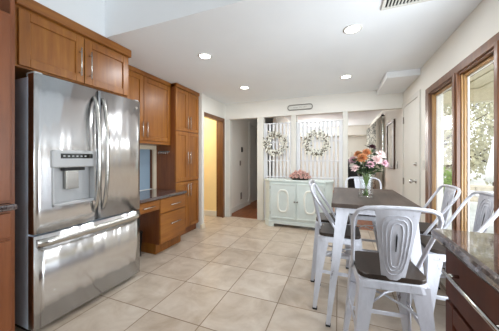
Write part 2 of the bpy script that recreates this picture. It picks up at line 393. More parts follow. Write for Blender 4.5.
# hall door
m = MB(); m.box(-2.2, -2.16, 5.55, 5.62, 0, 2.05); m.box(-2.2, -2.16, 6.42, 6.49, 0, 2.05); m.box(-2.2, -2.16, 5.55, 6.49, 2.05, 2.12, 0.004)
d3 = struct('door_3', m, 'white')
m = MB(); m.box(-2.24, -2.2, 5.625, 6.415, 0.008, 2.045, 0.003)
for z0, z1 in ((0.2, 0.95), (1.05, 1.92)):
    for y0, y1 in ((5.72, 5.98), (6.06, 6.32)): m.box(-2.205, -2.194, y0, y1, z0, z1, 0.004)
m.build('door_slab', 'white', d3)

# right window unit
def window_unit():
    Y = [3.09, 2.46, 1.88, 0.75]
    m = MB()
    m.box(RX - 0.022, RX, 3.07, 3.165, WZ0 - 0.001, 1.906, 0.0); m.box(RX - 0.022, RX, 0.68, 0.77, WZ0 - 0.001, 1.906, 0.0)
    m.box(RX - 0.022, RX, 0.68, 3.165, 1.905, 1.975, 0.004); m.box(RX - 0.022, RX, 0.68, 3.165, WZ0 - 0.07, WZ0, 0.004)
    m.box(RX - 0.005, RT - .06, 3.07, 3.09, WZ0, WZ1, 0.002); m.box(RX - 0.005, RT, 0.75, 0.77, WZ0, WZ1, 0.002)
    m.box(RX - 0.005, RT, 0.75, 3.09, WZ1 - 0.018, WZ1, 0.002); m.box(RX - 0.03, RT, 0.75, 3.09, WZ0, WZ0 + 0.02, 0.003)
    for yc in (2.46, 1.88): m.box(RX - 0.02, RT - 0.055, yc - 0.036, yc + 0.045, WZ0, WZ1, 0.004); m.box(RX - 0.03, RX - 0.015, yc - 0.018, yc + 0.022, WZ0, WZ1 + 0.01, 0.004)
    wdw = struct('window_1', m, 'winwood')
    for a, b in ((2.505, 3.07), (1.925, 2.424), (0.77, 1.844)):
        s = MB(); x0, x1, t = 0.955, 0.985, 0.022
        for y0, y1, z0, z1 in ((a, a + t, 0.4, 1.892), (b - t, b, 0.4, 1.892), (a + t, b - t, 0.4, 0.43), (a + t, b - t, 1.868, 1.892)): s.box(x0, x1, y0, y1, z0, z1, 0.004)
        # inner stop bead
        for y0, y1 in ((a, a + 0.012), (b - 0.012, b)): s.box(0.940, 0.956, y0, y1, 0.4, 1.892, 0.003)
        sash = s.build('sash', 'sashwood', wdw)
        g = MB(); g.box(0.968, 0.972, a + t, b - t, 0.43, 1.868); g.build('pane', 'glass', sash)
        e = MB()
        for y0, y1, z0, z1 in ((a + t, a + t + 0.012, 0.43, 1.868), (b - t - 0.012, b - t, 0.43, 1.868), (a + t, b - t, 1.856, 1.868), (a + t, b - t, 0.43, 0.442)): e.box(0.973, 0.984, y0, y1, z0, z1)
        e.build('screen_edge', 'heater', sash)
    MB().box(0.955, 0.985, 1.60, 1.66, 0.98, 1.04, 0.004).build('latch', 'nickel', wdw)
window_unit()
# small window over the desk
m = MB(); m.box(-2.6, -2.575, 1.90, 1.965, 0.74, 1.325); m.box(-2.6, -2.575, 2.685, 2.745, 0.74, 1.325); m.box(-2.6, -2.575, 1.90, 2.745, 1.325, 1.39, 0.004)
w2 = struct('window_2', m, 'casing_cream')
m = MB(); m.box(-2.66, -2.60, 1.965, 1.985, 0.745, 1.34); m.box(-2.66, -2.60, 2.668, 2.686, 0.745, 1.34); m.build('window_frame', 'winwood', w2)
B(-2.64, -2.63, 1.975, 2.675, 0.742, 1.34).build('pane', 'bluepane', w2)
# dining-room window
m = MB(); t = 0.06
for y0, y1, z0, z1 in ((DY0, DY0 + t, DZ0, DZ1), (DY1 - t, DY1, DZ0, DZ1), (DY0, DY1, DZ0, DZ0 + t), (DY0, DY1, DZ1 - t, DZ1), (7.27, 7.33, DZ0, DZ1)): m.box(0.95, 1.03, y0, y1, z0, z1, 0.003)
w3 = struct('window_3', m, 'white')
B(0.985, 0.99, DY0 + t, DY1 - t, DZ0 + t, DZ1 - t).build('pane', 'glass', w3)
# unseen frame added round the rear fill light
m = MB()
for x0, x1, z0, z1 in ((-1.8, -1.74, .9, 2.2), (.44, .5, .9, 2.2), (-1.8, .5, .9, .96), (-1.8, .5, 2.14, 2.2), (-.68, -.62, .9, 2.2)): m.box(x0, x1, -3.28, -3.2, z0, z1, 0.003)
struct('rear_fill_frame', m, 'white')

# ------------------------------------------------------------------ outdoors
m = MB(); m.box(1.06, 30, -6, 40, -0.4, -0.15); struct('ground', m, 'snow')
m = MB()
for i in range(9): m.box(1.06 + i * 0.2, 1.06 + i * 0.2 + 0.194, -2, 3.9, 2.12 - i * 0.012, 2.15 - i * 0.012)
m.box(2.75, 2.87, -2, 3.9, 1.86, 2.06); m.box(1.06, 2.87, 3.82, 3.94, 1.93, 2.09)
struct('porch_roof', m, 'porch')
for y in (3.8,):
    m = MB(); m.box(2.77, 2.85, y + .02, y + 0.1, -0.15, 1.86, 0.005); struct('porch_column', m, 'porch')
m = MB()
for i in range(16):
    for j in range(2): m.box(2.9 + i * 0.42 + j * .2, 2.9 + i * 0.42 + 0.41 + j * .2, 9.2, 9.55, -0.15 + j * 0.24, 0.085 + j * 0.24, 0.02)
struct('garden_wall', m, 'stone')

def tree(name, label, x, y, h, spread, nleaf, mat, group='trees beyond the window', seed=1, low=0.2, leaf=0.16):
    rnd = random.Random(seed); t = thing(name, label, 'tree', (x, y, -0.15), group)
    m = MB(); trunk = [(x, y, -0.2)]; p = Vector((x, y, -0.15))
    for i in range(6): p = p + Vector((rnd.uniform(-.12, .12), rnd.uniform(-.12, .12), h / 6)); trunk.append(tuple(p))
    m.tube(trunk, [0.14 * (1 - 0.13 * i) for i in range(7)], 7)
    tips = []
    for i in range(16):
        q = Vector(trunk[1 + i % 5]); a = rnd.uniform(0, 2 * PI); L = spread * rnd.uniform(.55, 1)
        e = q + Vector((math.cos(a) * L, math.sin(a) * L, rnd.uniform(.1, .7) * L)); mid = (q + e) / 2 + Vector((0, 0, rnd.uniform(-.1, .25)))
        m.tube([q, mid, e], [0.05, 0.035, 0.012], 5); tips += [mid, e, (q + mid) / 2]
    m.build('trunk', 'bark', t)
    f = MB()
    for i in range(nleaf):
        c = rnd.choice(tips) + Vector((rnd.gauss(0, .35), rnd.gauss(0, .35), rnd.gauss(0, .35))) * (spread / 1.6)
        if c.z < low: c.z = low + rnd.random() * .5
        u = Vector((rnd.gauss(0, 1), rnd.gauss(0, 1), rnd.gauss(0, 1))).normalized(); v = u.orthogonal().normalized(); s = leaf * rnd.uniform(.6, 1.3)
        f.quad(c, u * s * .6, v * s, s * .1)
    f.build('foliage', mat, t)
for lab_, x_, y_, h_, sp_, n_, sd_ in (
    ('pale leafed tree seen through the narrow window pane', 3.6, 10.8, 5.5, 1.5, 3200, 3),
    ('tall pale tree just behind the stone garden wall, seen through the wide pane', 5.6, 11.6, 6.0, 1.6, 3400, 5),
    ('bushy pale tree at the right picture edge behind the stone garden wall', 8.2, 13.6, 6.0, 1.9, 3200, 8),
    ('pale tree standing close to the house corner beyond the porch', 2.4, 15.0, 7.0, 1.8, 2600, 11),
    ('distant pale tree filling the gap behind the others', 6.6, 17.6, 8.0, 2.4, 3000, 14)):
    tree('garden_tree', lab_, x_, y_, h_, sp_, n_, 'foliage', seed=sd_, leaf=.2)
def shrub(label, x, y, r, h, seed):
    rnd = random.Random(seed); t = thing('garden_shrub', label, 'shrub', (x, y, -0.15))
    m = MB()
    for i in range(7): a = i * .9; m.tube([(x, y, -0.15), (x + math.cos(a) * r * .5, y + math.sin(a) * r * .5, h * .7)], [0.02, 0.006], 5)
    m.build('branches', 'bark', t); f = MB()
    for i in range(900):
        d = Vector((rnd.gauss(0, 1), rnd.gauss(0, 1), rnd.gauss(0, 1))).normalized() * rnd.uniform(.5, 1)
        c = Vector((x + d.x * r, y + d.y * r, h * .5 + d.z * h * .5)); u = Vector((rnd.gauss(0, 1), rnd.gauss(0, 1), rnd.gauss(0, 1))).normalized(); v = u.orthogonal().normalized()
        f.quad(c, u * .07, v * .11, .01)
    f.build('foliage', 'foliage_g', t)
shrub('bright green shrub low in the narrow window pane', 2.75, 7.9, 0.42, 0.9, 21)
# closed patio umbrella and patio table
cx, cy = 4.05, 8.3
t = thing('patio_umbrella', 'closed white patio umbrella outside the wide window pane', 'umbrella', (cx, cy, -0.15))
MB().tube([(cx, cy, -0.15), (cx, cy, 2.3)], 0.022).build('pole', 'white', t)
rings = []
for z, r in ((0.55, 0.24), (0.8, 0.25), (1.3, 0.17), (1.9, 0.09), (2.25, 0.03)):
    rings.append([(cx + r * (1 + .18 * math.cos(8 * a)) * math.cos(a), cy + r * (1 + .18 * math.cos(8 * a)) * math.sin(a), z) for a in [2 * PI * j / 32 for j in range(32)]])
MB().loft(rings, True, True).build('canopy', 'canvas', t)
MB().lathe([(0.26, 0), (0.26, 0.05), (0.05, 0.09), (0.04, 0.2)], cx, cy, -0.15).build('base', 'stone', t)
t = thing('patio_table', 'white slatted patio table just outside the wide window pane', 'table', (2.55, 5.4, -0.15))
m = MB()
for i in range(7): m.box(2.2, 3.0, 5.0 + i * .12, 5.105 + i * .12, 0.53, 0.56, 0.004)
m.build('table_top', 'canvas', t)
for x in (2.25, 2.9):
    for y in (5.06, 5.74): B(x, x + .05, y, y + .05, -.15, .53, bev=.004).build('leg', 'canvas', t)

# ------------------------------------------------------------------ cabinets on the left
def bar_handle(name, parent, p0, p1, off, r=0.0055, mat='chrome'):
    p0, p1, off = Vector(p0), Vector(p1), Vector(off); d = (p1 - p0).normalized()
    m = MB(); m.tube([p0 + off, p1 + off], r, 8)
    L = (p1 - p0).length
    for t in (min(.03, L * .15), L - min(.03, L * .15)): m.tube([p0 + d * t, p0 + d * t + off], r * .9, 8)
    return m.build(name, mat, parent)
def shaker(parent, name, x, y0, y1, z0, z1, mat='oak', rail=0.062, th=0.02, sgn=1):
    """door or drawer front in the plane X = x facing sgn*X"""
    m = MB(); a, b = x, x + sgn * th
    m.box(a, b, y0, y0 + rail, z0, z1, 0.0025); m.box(a, b, y1 - rail, y1, z0, z1, 0.0025)
    m.box(a, b, y0 + rail, y1 - rail, z0, z0 + rail, 0.0025); m.box(a, b, y0 + rail, y1 - rail, z1 - rail, z1, 0.0025)
    m.box(a, a + sgn * th * .45, y0 + rail - .004, y1 - rail + .004, z0 + rail - .004, z1 - rail + .004)
    return m.build(name, mat, parent)
def slab_front(parent, name, x, y0, y1, z0, z1, mat='oak_h', th=0.02):
    return B(x, x + th, y0, y1, z0, z1, bev=0.003).build(name, mat, parent)

# over-fridge cabinet
c = thing('wall_cabinet', 'deep honey wood cabinet directly over the refrigerator', 'cabinet', (-2.3, 1.3, 1.815))
B(-2.585, -2.01, 0.862, 1.752, 1.815, 2.285).build('body', 'oak', c)
for a, b, hy in ((0.878, 1.300, 1.262), (1.306, 1.738, 1.345)):
    d = shaker(c, 'door', -2.01, a, b, 1.825, 2.205)
    bar_handle('handle', d, (-1.99, hy, 1.87), (-1.99, hy, 2.10), (0.03, 0, 0))
m = MB()
for z, x in ((2.225, -1.978),): m.box(-2.585, x, 0.862, 1.752 + (x + 1.99), z, 2.298, 0.004)
m.build('crown', 'oak_h', c)
# tall side panel left of fridge
t = thing('fridge_side_panel', 'tall cherry end panel standing left of the refrigerator', 'panel', (-2.3, .845, 0))
B(-2.585, -1.985, 0.832, 0.856, 0, 2.285, bev=.002).build('panel', 'cherry', t)
# left base cabinet, counter, hutch
c = thing('base_cabinet', 'reddish cherry base cabinet at the left picture edge', 'cabinet', (-2.2, 0.3, 0))
B(-2.585, -1.95, -0.6, 0.828, 0.1, 0.87).build('body', 'cherry', c); B(-2.585, -2.0, -0.6, 0.828, 0, 0.1).build('toe_kick', 'niche', c)
for a, b in ((-.58, .10), (.11, .815)):
    d = shaker(c, 'door', -1.95, a, b, .12, .68, 'cherry'); bar_handle('handle', d, (-1.93, b - .05 if a < 0 else a + .05, .45), (-1.93, b - .05 if a < 0 else a + .05, .62), (.03, 0, 0))
    d = B(-1.95, -1.93, a, b, .70, .855, bev=.003).build('drawer', 'cherry', c); bar_handle('handle', d, (-1.93, (a + b) / 2 - .1, .78), (-1.93, (a + b) / 2 + .1, .78), (.03, 0, 0))
tag(MB().prism([(-2.585, -.6), (-1.895, -.6), (-1.895, .829), (-2.585, .829)], .872, .912, .012).build('countertop', 'granite', origin=(-2.2, .1, .872)), 'brown granite worktop sliver at the left picture edge', 'countertop')
c = thing('hutch_cabinet', 'reddish cherry hutch cabinet standing on the left worktop', 'cabinet', (-2.25, .3, .914))
B(-2.585, -1.96, -.6, .828, .914, 2.12, bev=.002).build('body', 'cherry', c)
for a, b in ((-.58, .10), (.11, .815)): shaker(c, 'door', -1.96, a, b, .93, 2.10, 'cherry', rail=.075)
# upper cabinets above desk
c = thing('wall_cabinet', 'honey wood wall cabinet above the desk nook', 'cabinet', (-2.45, 2.25, 1.4))
B(-2.585, -2.325, 1.76, 2.738, 1.40, 2.285).build('body', 'oak', c)
for a, b, hy in ((1.765, 2.238, 2.205), (2.244, 2.733, 2.278)):
    d = shaker(c, 'door', -2.325, a, b, 1.425, 2.235); bar_handle('handle', d, (-2.305, hy, 1.46), (-2.305, hy, 1.66), (.03, 0, 0))
m = MB(); m.box(-2.585, -2.305, 1.756, 2.738, 1.385, 1.42, .003); m.build('light_rail', 'oak_h', c)
m = MB(); m.box(-2.585, -2.30, 1.756, 2.738, 2.24, 2.298, .006); m.build('crown', 'oak_h', c)
# pantry
c = thing('pantry_cabinet', 'tall honey wood pantry cabinet reaching the ceiling', 'cabinet', (-2.4, 3.04, 0))
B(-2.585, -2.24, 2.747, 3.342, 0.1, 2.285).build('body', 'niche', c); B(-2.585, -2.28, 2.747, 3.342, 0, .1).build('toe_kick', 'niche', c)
for z0, z1, h0, h1 in ((.115, .835, .60, .80), (.845, 1.60, 1.10, 1.30), (1.61, 2.235, 1.65, 1.85)):
    for a, b, hy in ((2.752, 3.04, 3.008), (3.046, 3.337, 3.078)):
        d = shaker(c, 'door', -2.24, a, b, z0, z1, rail=.055); bar_handle('handle', d, (-2.22, hy, h0), (-2.22, hy, h1), (.028, 0, 0))
B(-2.585, -2.205, 2.747, 3.342, 2.24, 2.298, bev=.006).build('crown', 'oak_h', c)
# hook rail on pantry side
t = thing('hook_rail', 'small row of dark hooks on the pantry side inside the nook', 'hooks', (-2.43, 2.74, 1.29))
B(-2.53, -2.33, 2.736, 2.7465, 1.285, 1.305, bev=.002).build('rail', 'nickel', t)
for i in range(6): x = -2.515 + i * .034; MB().tube([(x, 2.737, 1.292), (x, 2.722, 1.285), (x, 2.716, 1.265), (x, 2.728, 1.255)], .003, 6).build('hook', 'chrome', t)
# desk
c = thing('desk_cabinet', 'honey wood drawer cabinet under the desk worktop', 'cabinet', (-2.3, 2.5, 0))
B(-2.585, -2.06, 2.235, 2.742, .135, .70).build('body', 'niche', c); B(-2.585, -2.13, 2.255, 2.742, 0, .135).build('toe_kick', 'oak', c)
for z0, z1, hz in ((.515, .69, .60), (.14, .505, .36)):
    d = slab_front(c, 'drawer', -2.06, 2.24, 2.738, z0, z1); bar_handle('handle', d, (-2.04, 2.40, hz), (-2.04, 2.60, hz), (.028, 0, 0))
c = thing('shallow_cabinet', 'shallow honey wood pencil drawer over the dark knee space', 'cabinet', (-2.3, 2.0, .56))
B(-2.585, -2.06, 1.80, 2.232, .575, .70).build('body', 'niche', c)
d = slab_front(c, 'drawer_front', -2.06, 1.803, 2.230, .575, .69); bar_handle('handle', d, (-2.04, 1.95, .632), (-2.04, 2.12, .632), (.028, 0, 0))
tag(MB().prism([(-2.585, 1.79), (-2.02, 1.79), (-2.02, 2.742), (-2.585, 2.742)], .702, .738, .008).build('desktop', 'granite', origin=(-2.3, 2.2, .702)), 'brown granite desk worktop beside the refrigerator', 'countertop')
t = thing('waste_bin', 'small black bin in the dark desk knee space', 'bin', (-2.33, 2.11, 0))
m = MB(); m.lathe([(.075, 0), (.095, .28), (.1, .28), (.1, .29), (.09, .29), (.07, .01)], -2.33, 2.11, 0, 20, cap=False); m.build('bucket', 'black', t)

# ------------------------------------------------------------------ refrigerator
def fridge():
    f = thing('refrigerator', 'stainless french door refrigerator with bottom freezer drawer', 'refrigerator', (-2.2, 1.345, 0))
    y0, y1 = .912, 1.788; X = -1.965
    B(-2.57, X, y0 + .004, y1 - .004, .03, 1.755, bev=.006).build('body', 'fridgeside', f)
    B(-2.55, X - .03, y0 + .02, y1 - .02, 0, .03).build('plinth', 'black', f)
    def front(ya, yb, z0, z1, bow=.007, hole=None, n=14):
        xs = X + .006; m = MB(); ys = [ya + (yb - ya) * i / n for i in range(n + 1)]
        cols = [z0, z1] if not hole else [z0, hole[2], hole[3], z1]
        if hole: ys = sorted(set([y for y in ys if abs(y - hole[0]) > .008 and abs(y - hole[1]) > .008] + [hole[0], hole[1]]))
        def xf(y):
            u = (y - ya) / (yb - ya) * 2 - 1
            e = .003 * max(0, (abs(u) - .94) / .06) ** 2
            return -1.892 + bow * (1 - u * u) - e
        V = {}
        def v(i, j, back): 
            k = (i, j, back)
            if k not in V: V[k] = m.bm.verts.new((xs if back else xf(ys[i]), ys[i], cols[j]))
            return V[k]
        N = len(ys) - 1; K = len(cols) - 1
        for i in range(N):
            for j in range(K):
                if hole and j == 1 and ys[i] >= hole[0] - 1e-6 and ys[i + 1] <= hole[1] + 1e-6: continue
                fc = m.bm.faces.new([v(i, j, 0), v(i + 1, j, 0), v(i + 1, j + 1, 0), v(i, j + 1, 0)]); fc.smooth = True
                m.bm.faces.new([v(i, j + 1, 1), v(i + 1, j + 1, 1), v(i + 1, j, 1), v(i, j, 1)])
            m.bm.faces.new([v(i, 0, 1), v(i + 1, 0, 1), v(i + 1, 0, 0), v(i, 0, 0)]); m.bm.faces.new([v(i, K, 0), v(i + 1, K, 0), v(i + 1, K, 1), v(i, K, 1)])
        for j in range(K):
            m.bm.faces.new([v(0, j, 0), v(0, j + 1, 0), v(0, j + 1, 1), v(0, j, 1)]); m.bm.faces.new([v(N, j, 1), v(N, j + 1, 1), v(N, j + 1, 0), v(N, j, 0)])
        return m
    hz = (1.012, 1.318, .852, 1.135)
    ld = front(y0, 1.348, .685, 1.77, hole=hz).build('door', 'steel', f); rd = front(1.353, y1, .685, 1.77).build('door', 'steel', f)
    fz = front(y0, y1, .045, .672, .006).build('freezer_drawer', 'steel', f)
    for d, hy in ((ld, 1.315), (rd, 1.386)):
        m = MB(); pts = []
        for i in range(15):
            u = i / 14; z = .76 + .95 * u; bow = math.sin(PI * u); pts.append((-1.886 + .065 * bow ** .55, hy, z))
        rr = []
        for p in pts: rr.append([(p[0] - .009, p[1] - .013, p[2]), (p[0] + .006, p[1] - .013, p[2]), (p[0] + .011, p[1], p[2]), (p[0] + .006, p[1] + .013, p[2]), (p[0] - .009, p[1] + .013, p[2])])
        m.loft(rr, True, True).build('handle', 'chrome', d)
    # dispenser
    dp = MB()
    dp.box(X + .006, -1.935, hz[0], hz[1], hz[2], hz[3]); 
    for a, b, c_, e in ((hz[0], hz[0] + .012, hz[2], hz[3]), (hz[1] - .012, hz[1], hz[2], hz[3]), (hz[0], hz[1], hz[2], hz[2] + .02)): dp.box(-1.935, -1.876, a, b, c_, e, .003)
    ds = dp.build('dispenser', 'greyplastic', ld)
    B(-1.93, -1.868, hz[0] - .006, hz[1] + .004, hz[3] - .005, hz[3] + .122, bev=.008, seg=2).build('control_panel', 'greyplastic', ld)
    B(-1.869, -1.866, hz[0] + .045, hz[1] - .03, hz[3] + .062, hz[3] + .098, bev=.001).build('display', 'display', ld)
    m = MB()
    for i in range(6): m.box(-1.8665, -1.865, hz[0] + .06 + i * .03, hz[0] + .074 + i * .03, hz[3] + .074, hz[3] + .084)
    m.build('display_icons', 'greyplastic', ld)
    m = MB(); m.box(-1.93, -1.895, 1.11, 1.20, .965, 1.13, .004); m.build('paddle', 'chrome', ld)
    m = MB(); m.box(-1.93, -1.885, 1.09, 1.24, 1.105, 1.132, .004); m.build('spout', 'black', ld)
    # freezer handle: long flat bowed bar
    m = MB(); rr = []
    for i in range(17):
        u = i / 16; y = y0 + .012 + (y1 - y0 - .024) * u; x = -1.882 + .034 * math.sin(PI * u) ** .3
        rr.append([(x - .012, y, .600), (x + .006, y, .597), (x + .012, y, .622), (x + .006, y, .650), (x - .012, y, .650)])
    m.loft(rr, True, True).build('handle', 'chrome', fz)
    for y in (y0 + .03, y1 - .03): B(-2.0, -1.90, y - .025, y + .025, 1.757, 1.785, bev=.006).build('hinge_cover', 'greyplastic', f)
    m = MB(); m.lathe([(.013, 0), (.013, .004)], -1.892, 1.742, 1.70, 18, 'X'); m.build('emblem', 'nickel', rd)
fridge()

# ------------------------------------------------------------------ peninsula
c = thing('peninsula_cabinet', 'mahogany peninsula cabinet under the granite worktop', 'cabinet', (.66, .3, 0))
B(.40, .925, -.6, 1.13, .10, .868).build('body', 'mahogany', c); B(.45, .925, -.6, 1.10, 0, .10).build('toe_kick', 'mahogany', c)
for a, b in ((.42, 1.10), (-.3, .40)):
    d = B(.38, .40, a, b, .675, .855, bev=.003).build('drawer', 'mahogany', c)
    bar_handle('handle', d, (.38, b - .40, .793), (.38, b - .075, .793), (-.032, 0, 0), .0065)
    shaker(c, 'door', .40, a, b, .12, .66, 'mahogany', rail=.06, sgn=-1)
tag(MB().prism(rrect(.352, .922, -.6, 1.172, .02), .872, .912, .014).build('countertop', 'granite', origin=(.64, .3, .872)), 'glossy brown granite peninsula worktop below the window', 'countertop')

# ------------------------------------------------------------------ baseboard heater
t = thing('baseboard_heater', 'white baseboard heater with dark slot under the window', 'heater', (.90, 2.7, 0))
m = MB(); m.box(.905, .926, 2.30, 3.25, .02, .27); m.box(.868, .926, 2.30, 3.25, .255, .275, .004); m.box(.868, .878, 2.30, 3.25, .06, .20, .003); m.box(.868, .926, 2.30, 2.315, 0, .27, .003); m.box(.868, .926, 3.235, 3.25, 0, .27, .003)
m.build('cover', 'heater', t)
B(.880, .903, 2.32, 3.23, .08, .19).build('fins', 'blackmetal', t)

# ------------------------------------------------------------------ dining table
def l_leg(m, top, bot, sx, sy, wt, wb, th=.006, mid=None):
    """folded sheet-metal leg: two flanges meeting at the outer corner"""
    rings = []
    N = 5
    for i in range(N + 1):
        u = i / N; c_ = [top[k] + (bot[k] - top[k]) * u for k in range(3)]; w_ = wt + (wb - wt) * (u ** .8)
        x, y, z = c_; rings.append([(x, y, z), (x - sx * w_, y, z), (x - sx * w_, y - sy * th, z), (x - sx * th * 1.6, y - sy * th, z), (x - sx * th, y - sy * th * 1.6, z), (x - sx * th, y - sy * w_, z), (x, y - sy * w_, z)])
    m.loft(rings, True)
TX0, TX1, TY0, TY1, TZ = -.055, .52, 1.80, 2.80, .868
t = thing('dining_table', 'tall dining table with dark wood top and distressed white metal legs', 'table', (.24, 2.3, 0))
MB().prism(rrect(TX0, TX1, TY0, TY1, .008), TZ - .030, TZ, .003).build('tabletop', 'tablewood', t)
m = MB(); a = .035; e = .044
for x0, x1, y0, y1 in ((TX0 + e, TX1 - e, TY0 + e, TY0 + e + .012), (TX0 + e, TX1 - e, TY1 - e - .012, TY1 - e), (TX0 + e, TX0 + e + .012, TY0 + e + .012, TY1 - e - .012), (TX1 - e - .012, TX1 - e, TY0 + e + .012, TY1 - e - .012)): m.box(x0, x1, y0, y1, TZ - .075, TZ - .030)
m.build('apron', 'metal', t)
for sx in (-1, 1):
    for sy in (-1, 1):
        x = TX0 + a if sx < 0 else TX1 - a; y = TY0 + a if sy < 0 else TY1 - a
        m = MB(); fx, fy = x + (.045 if sx > 0 else -.07), y + sy * .105
        l_leg(m, (x, y, TZ - .032), (fx, fy, .012), sx, sy, .092, .028, .006)
        lg = m.build('leg', 'metal', t)
        B(fx - sx * .032, fx + sx * .002, fy - sy * .032, fy + sy * .002, 0, .016, bev=.003).build('rubber_foot', 'rubber', lg)

# ------------------------------------------------------------------ stools
def make_stool():
    t = thing('bar_stool', 'x', 'stool', (0, 0, 0), 'white metal counter stools', world=False)
    MB().prism(rrect(-.158, .158, -.155, .155, .045, 5), .578, .602, .006).build('seat', 'seatwood', t)
    def rr(h, z, r): return [(x, y, z) for x, y in rrect(-h, h, -h, h, r, 4)]
    MB().loft([rr(.150, .578, .045), rr(.160, .570, .045), rr(.164, .535, .04), rr(.160, .532, .04), rr(.150, .55, .04)]).build('seat_frame', 'metal', t)
    for sx in (-1, 1):
        for sy in (-1, 1):
            m = MB(); l_leg(m, (sx * .158, sy * .158, .566), (sx * .198, sy * .198, .012), sx, sy, .086, .028, .005)
            lg = m.build('leg', 'metal', t)
            B(sx * .164, sx * .2, sy * .164, sy * .2, 0, .015, bev=.003).build('rubber_foot', 'rubber', lg)
    for s in (-1, 1):
        for ax in (0, 1):
            z = .215 if ax == 0 else .30; q = .198 - (.04 * z / .566) - .008; m = MB()
            if ax == 0: m.box(-q, q, s * q - .004, s * q + .004, z - .013, z + .013, .002)
            else: m.box(s * q - .004, s * q + .004, -q, q, z - .013, z + .013, .002)
            m.build('foot_rail', 'metal', t)
    m = MB(); q = .165
    m.tube([(-q, -q, .40), (0, 0, .435), (q, q, .40)], .006, 6); m.tube([(-q, q, .40), (0, 0, .425), (q, -q, .40)], .006, 6); m.build('cross_brace', 'metal', t)
    half = [(.163, .03, .555), (.166, .0, .60), (.178, -.085, .74), (.19, -.165, .865), (.188, -.19, .905), (.172, -.208, .938), (.14, -.216, .954), (.07, -.219, .960)]
    pts = half + [(0, -.22, .961)] + [(-x, y, z) for x, y, z in reversed(half)]
    MB().tube(pts, .0105, 10).build('back_frame', 'metal', t)
    # tapered pressed back panel
    def pt(u, v, off=0):   # u -1..1 across, v 0..1 up
        hw = .052 + (.098 - .052) * v; y = -.146 - .070 * v; z = .585 + .37 * v
        return (u * hw, y + off + .010 * (1 - u * u) * -1, z)
    m = MB(); rings = []
    for j in range(9):
        v = j / 8; rings.append([pt(-1 + i / 4, v) for i in range(9)] + [pt(1 - i / 4, v, .004) for i in range(9)])
    m.loft(rings, True)
    for k, sc in enumerate((.78, .56, .34)):
        for off in (-.0012, .0050):
            loop = []
            for i in range(24):
                a = 2 * PI * i / 24; cu, sv = math.cos(a), math.sin(a)
                u = sc * math.copysign(abs(cu) ** .55, cu); v = .5 + (.415 - .055 * k) * math.copysign(abs(sv) ** .6, sv) * 1.0
                loop.append(pt(u, v, off))
            m.tube(loop, .0026, 6, closed=True)
    bp = m.build('back_panel', 'metal', t)
    s = MB()
    for off in (-.0018, .006):
        p = [pt(-.035, .42, off), pt(.035, .42, off), pt(.05, .62, off), pt(0, .68, off), pt(-.05, .62, off)]
        s.loft([[q for q in p], [(q[0], q[1] - .0015, q[2]) for q in p]])
    s.build('slot', 'black', bp)
    return t
st = make_stool()
stools = [((.238, 1.50), 6, 'nearest stool, back turned to us, at the near end of the table'),
          ((0.0, 2.09), -90, 'near stool on the left long side of the table'),
          ((-.06, 2.50), -90, 'farther stool on the left long side of the table, toward the mint sideboard'),
          ((.705, 2.0), 90, 'stool on the window side of the table, behind the granite peninsula corner'),
          ((.66, 2.43), 90, 'farther stool on the window side, in front of the narrow window pane'),
          ((.265, 2.915), 180, 'stool at the far end of the table, partly hidden behind the flower vase')]
for i, ((x, y), rz, lab) in enumerate(stools):
    o = st if i == 0 else copy_tree(st)
    o.location = (x, y, 0); o.rotation_euler.z = math.radians(rz); o['label'] = 'distressed white metal ' + lab
    o['label'] = lab.replace('stool', 'white metal stool', 1)

# ------------------------------------------------------------------ flowers in vase
vx, vy = .205, 2.12
v = thing('flower_vase', 'clear flared glass vase of flowers on the dark tabletop', 'vase', (vx, vy, TZ))
m = MB(); m.lathe([(.058, 0), (.062, .006), (.052, .06), (.048, .12), (.055, .17), (.070, .215), (.067, .215), (.051, .168), (.044, .12), (.048, .06), (.052, .014), (.002, .012)], vx, vy, TZ + .001, 28, cap=False); m.build('glass', 'vaseglass', v)
def bloom_mesh(kind, r, seed):
    rnd = random.Random(seed); m = MB()
    rows = {'daisy': 3, 'mum': 7, 'rose': 5}[kind]
    for k in range(rows):
        n = 11 if kind != 'rose' else 7; u = k / max(1, rows - 1)
        tilt = math.radians(8 + 78 * u); L = r * (1 - .45 * u)
        for i in range(n):
            a = 2 * PI * (i + .5 * (k % 2)) / n + rnd.uniform(-.1, .1)
            d = Vector((math.cos(a) * math.cos(tilt), math.sin(a) * math.cos(tilt), math.sin(tilt))); side = Vector((-math.sin(a), math.cos(a), 0))
            base = Vector((math.cos(a), math.sin(a), 0)) * r * .12 + Vector((0, 0, r * .05 * k))
            m.quad(base, side * r * (.55 if kind == 'rose' else .36), d * L, r * .08)
    m.lathe([(r * .16, -r * .05), (r * .2, r * .12), (r * .1, r * .3), (.0005, r * .34)], 0, 0, 0, 8)
    return m
fl = [(-.095, -.02, .295, .050, 'mum', 'petal_pink', 'pink flower low on the left side of the bouquet'), (-.035, -.06, .315, .056, 'mum', 'petal_orange', 'apricot chrysanthemum at the front of the bouquet'),
      (-.055, .03, .345, .050, 'mum', 'petal_orange', 'apricot chrysanthemum high on the left of the bouquet'), (.0, -.03, .36, .048, 'mum', 'petal_orange', 'apricot chrysanthemum beside the plum bloom'),
      (.045, .02, .405, .044, 'rose', 'petal_plum', 'dark plum flower topping the bouquet'), (.07, -.055, .30, .054, 'mum', 'petal_blush', 'large blush flower at the front right of the bouquet'),
      (.105, .0, .345, .056, 'daisy', 'petal_blush', 'pale blush flower high on the right of the bouquet'), (.125, -.045, .275, .046, 'daisy', 'petal_pink', 'pink flower at the right edge of the bouquet'),
      (-.085, -.065, .235, .044, 'rose', 'petal_blush', 'blush flower drooping left over the vase rim'), (.02, -.085, .265, .042, 'rose', 'petal_pink', 'small pink flower low in front above the vase'),
      (-.01, .085, .33, .05, 'mum', 'petal_blush', 'pale flower at the back of the bouquet')]
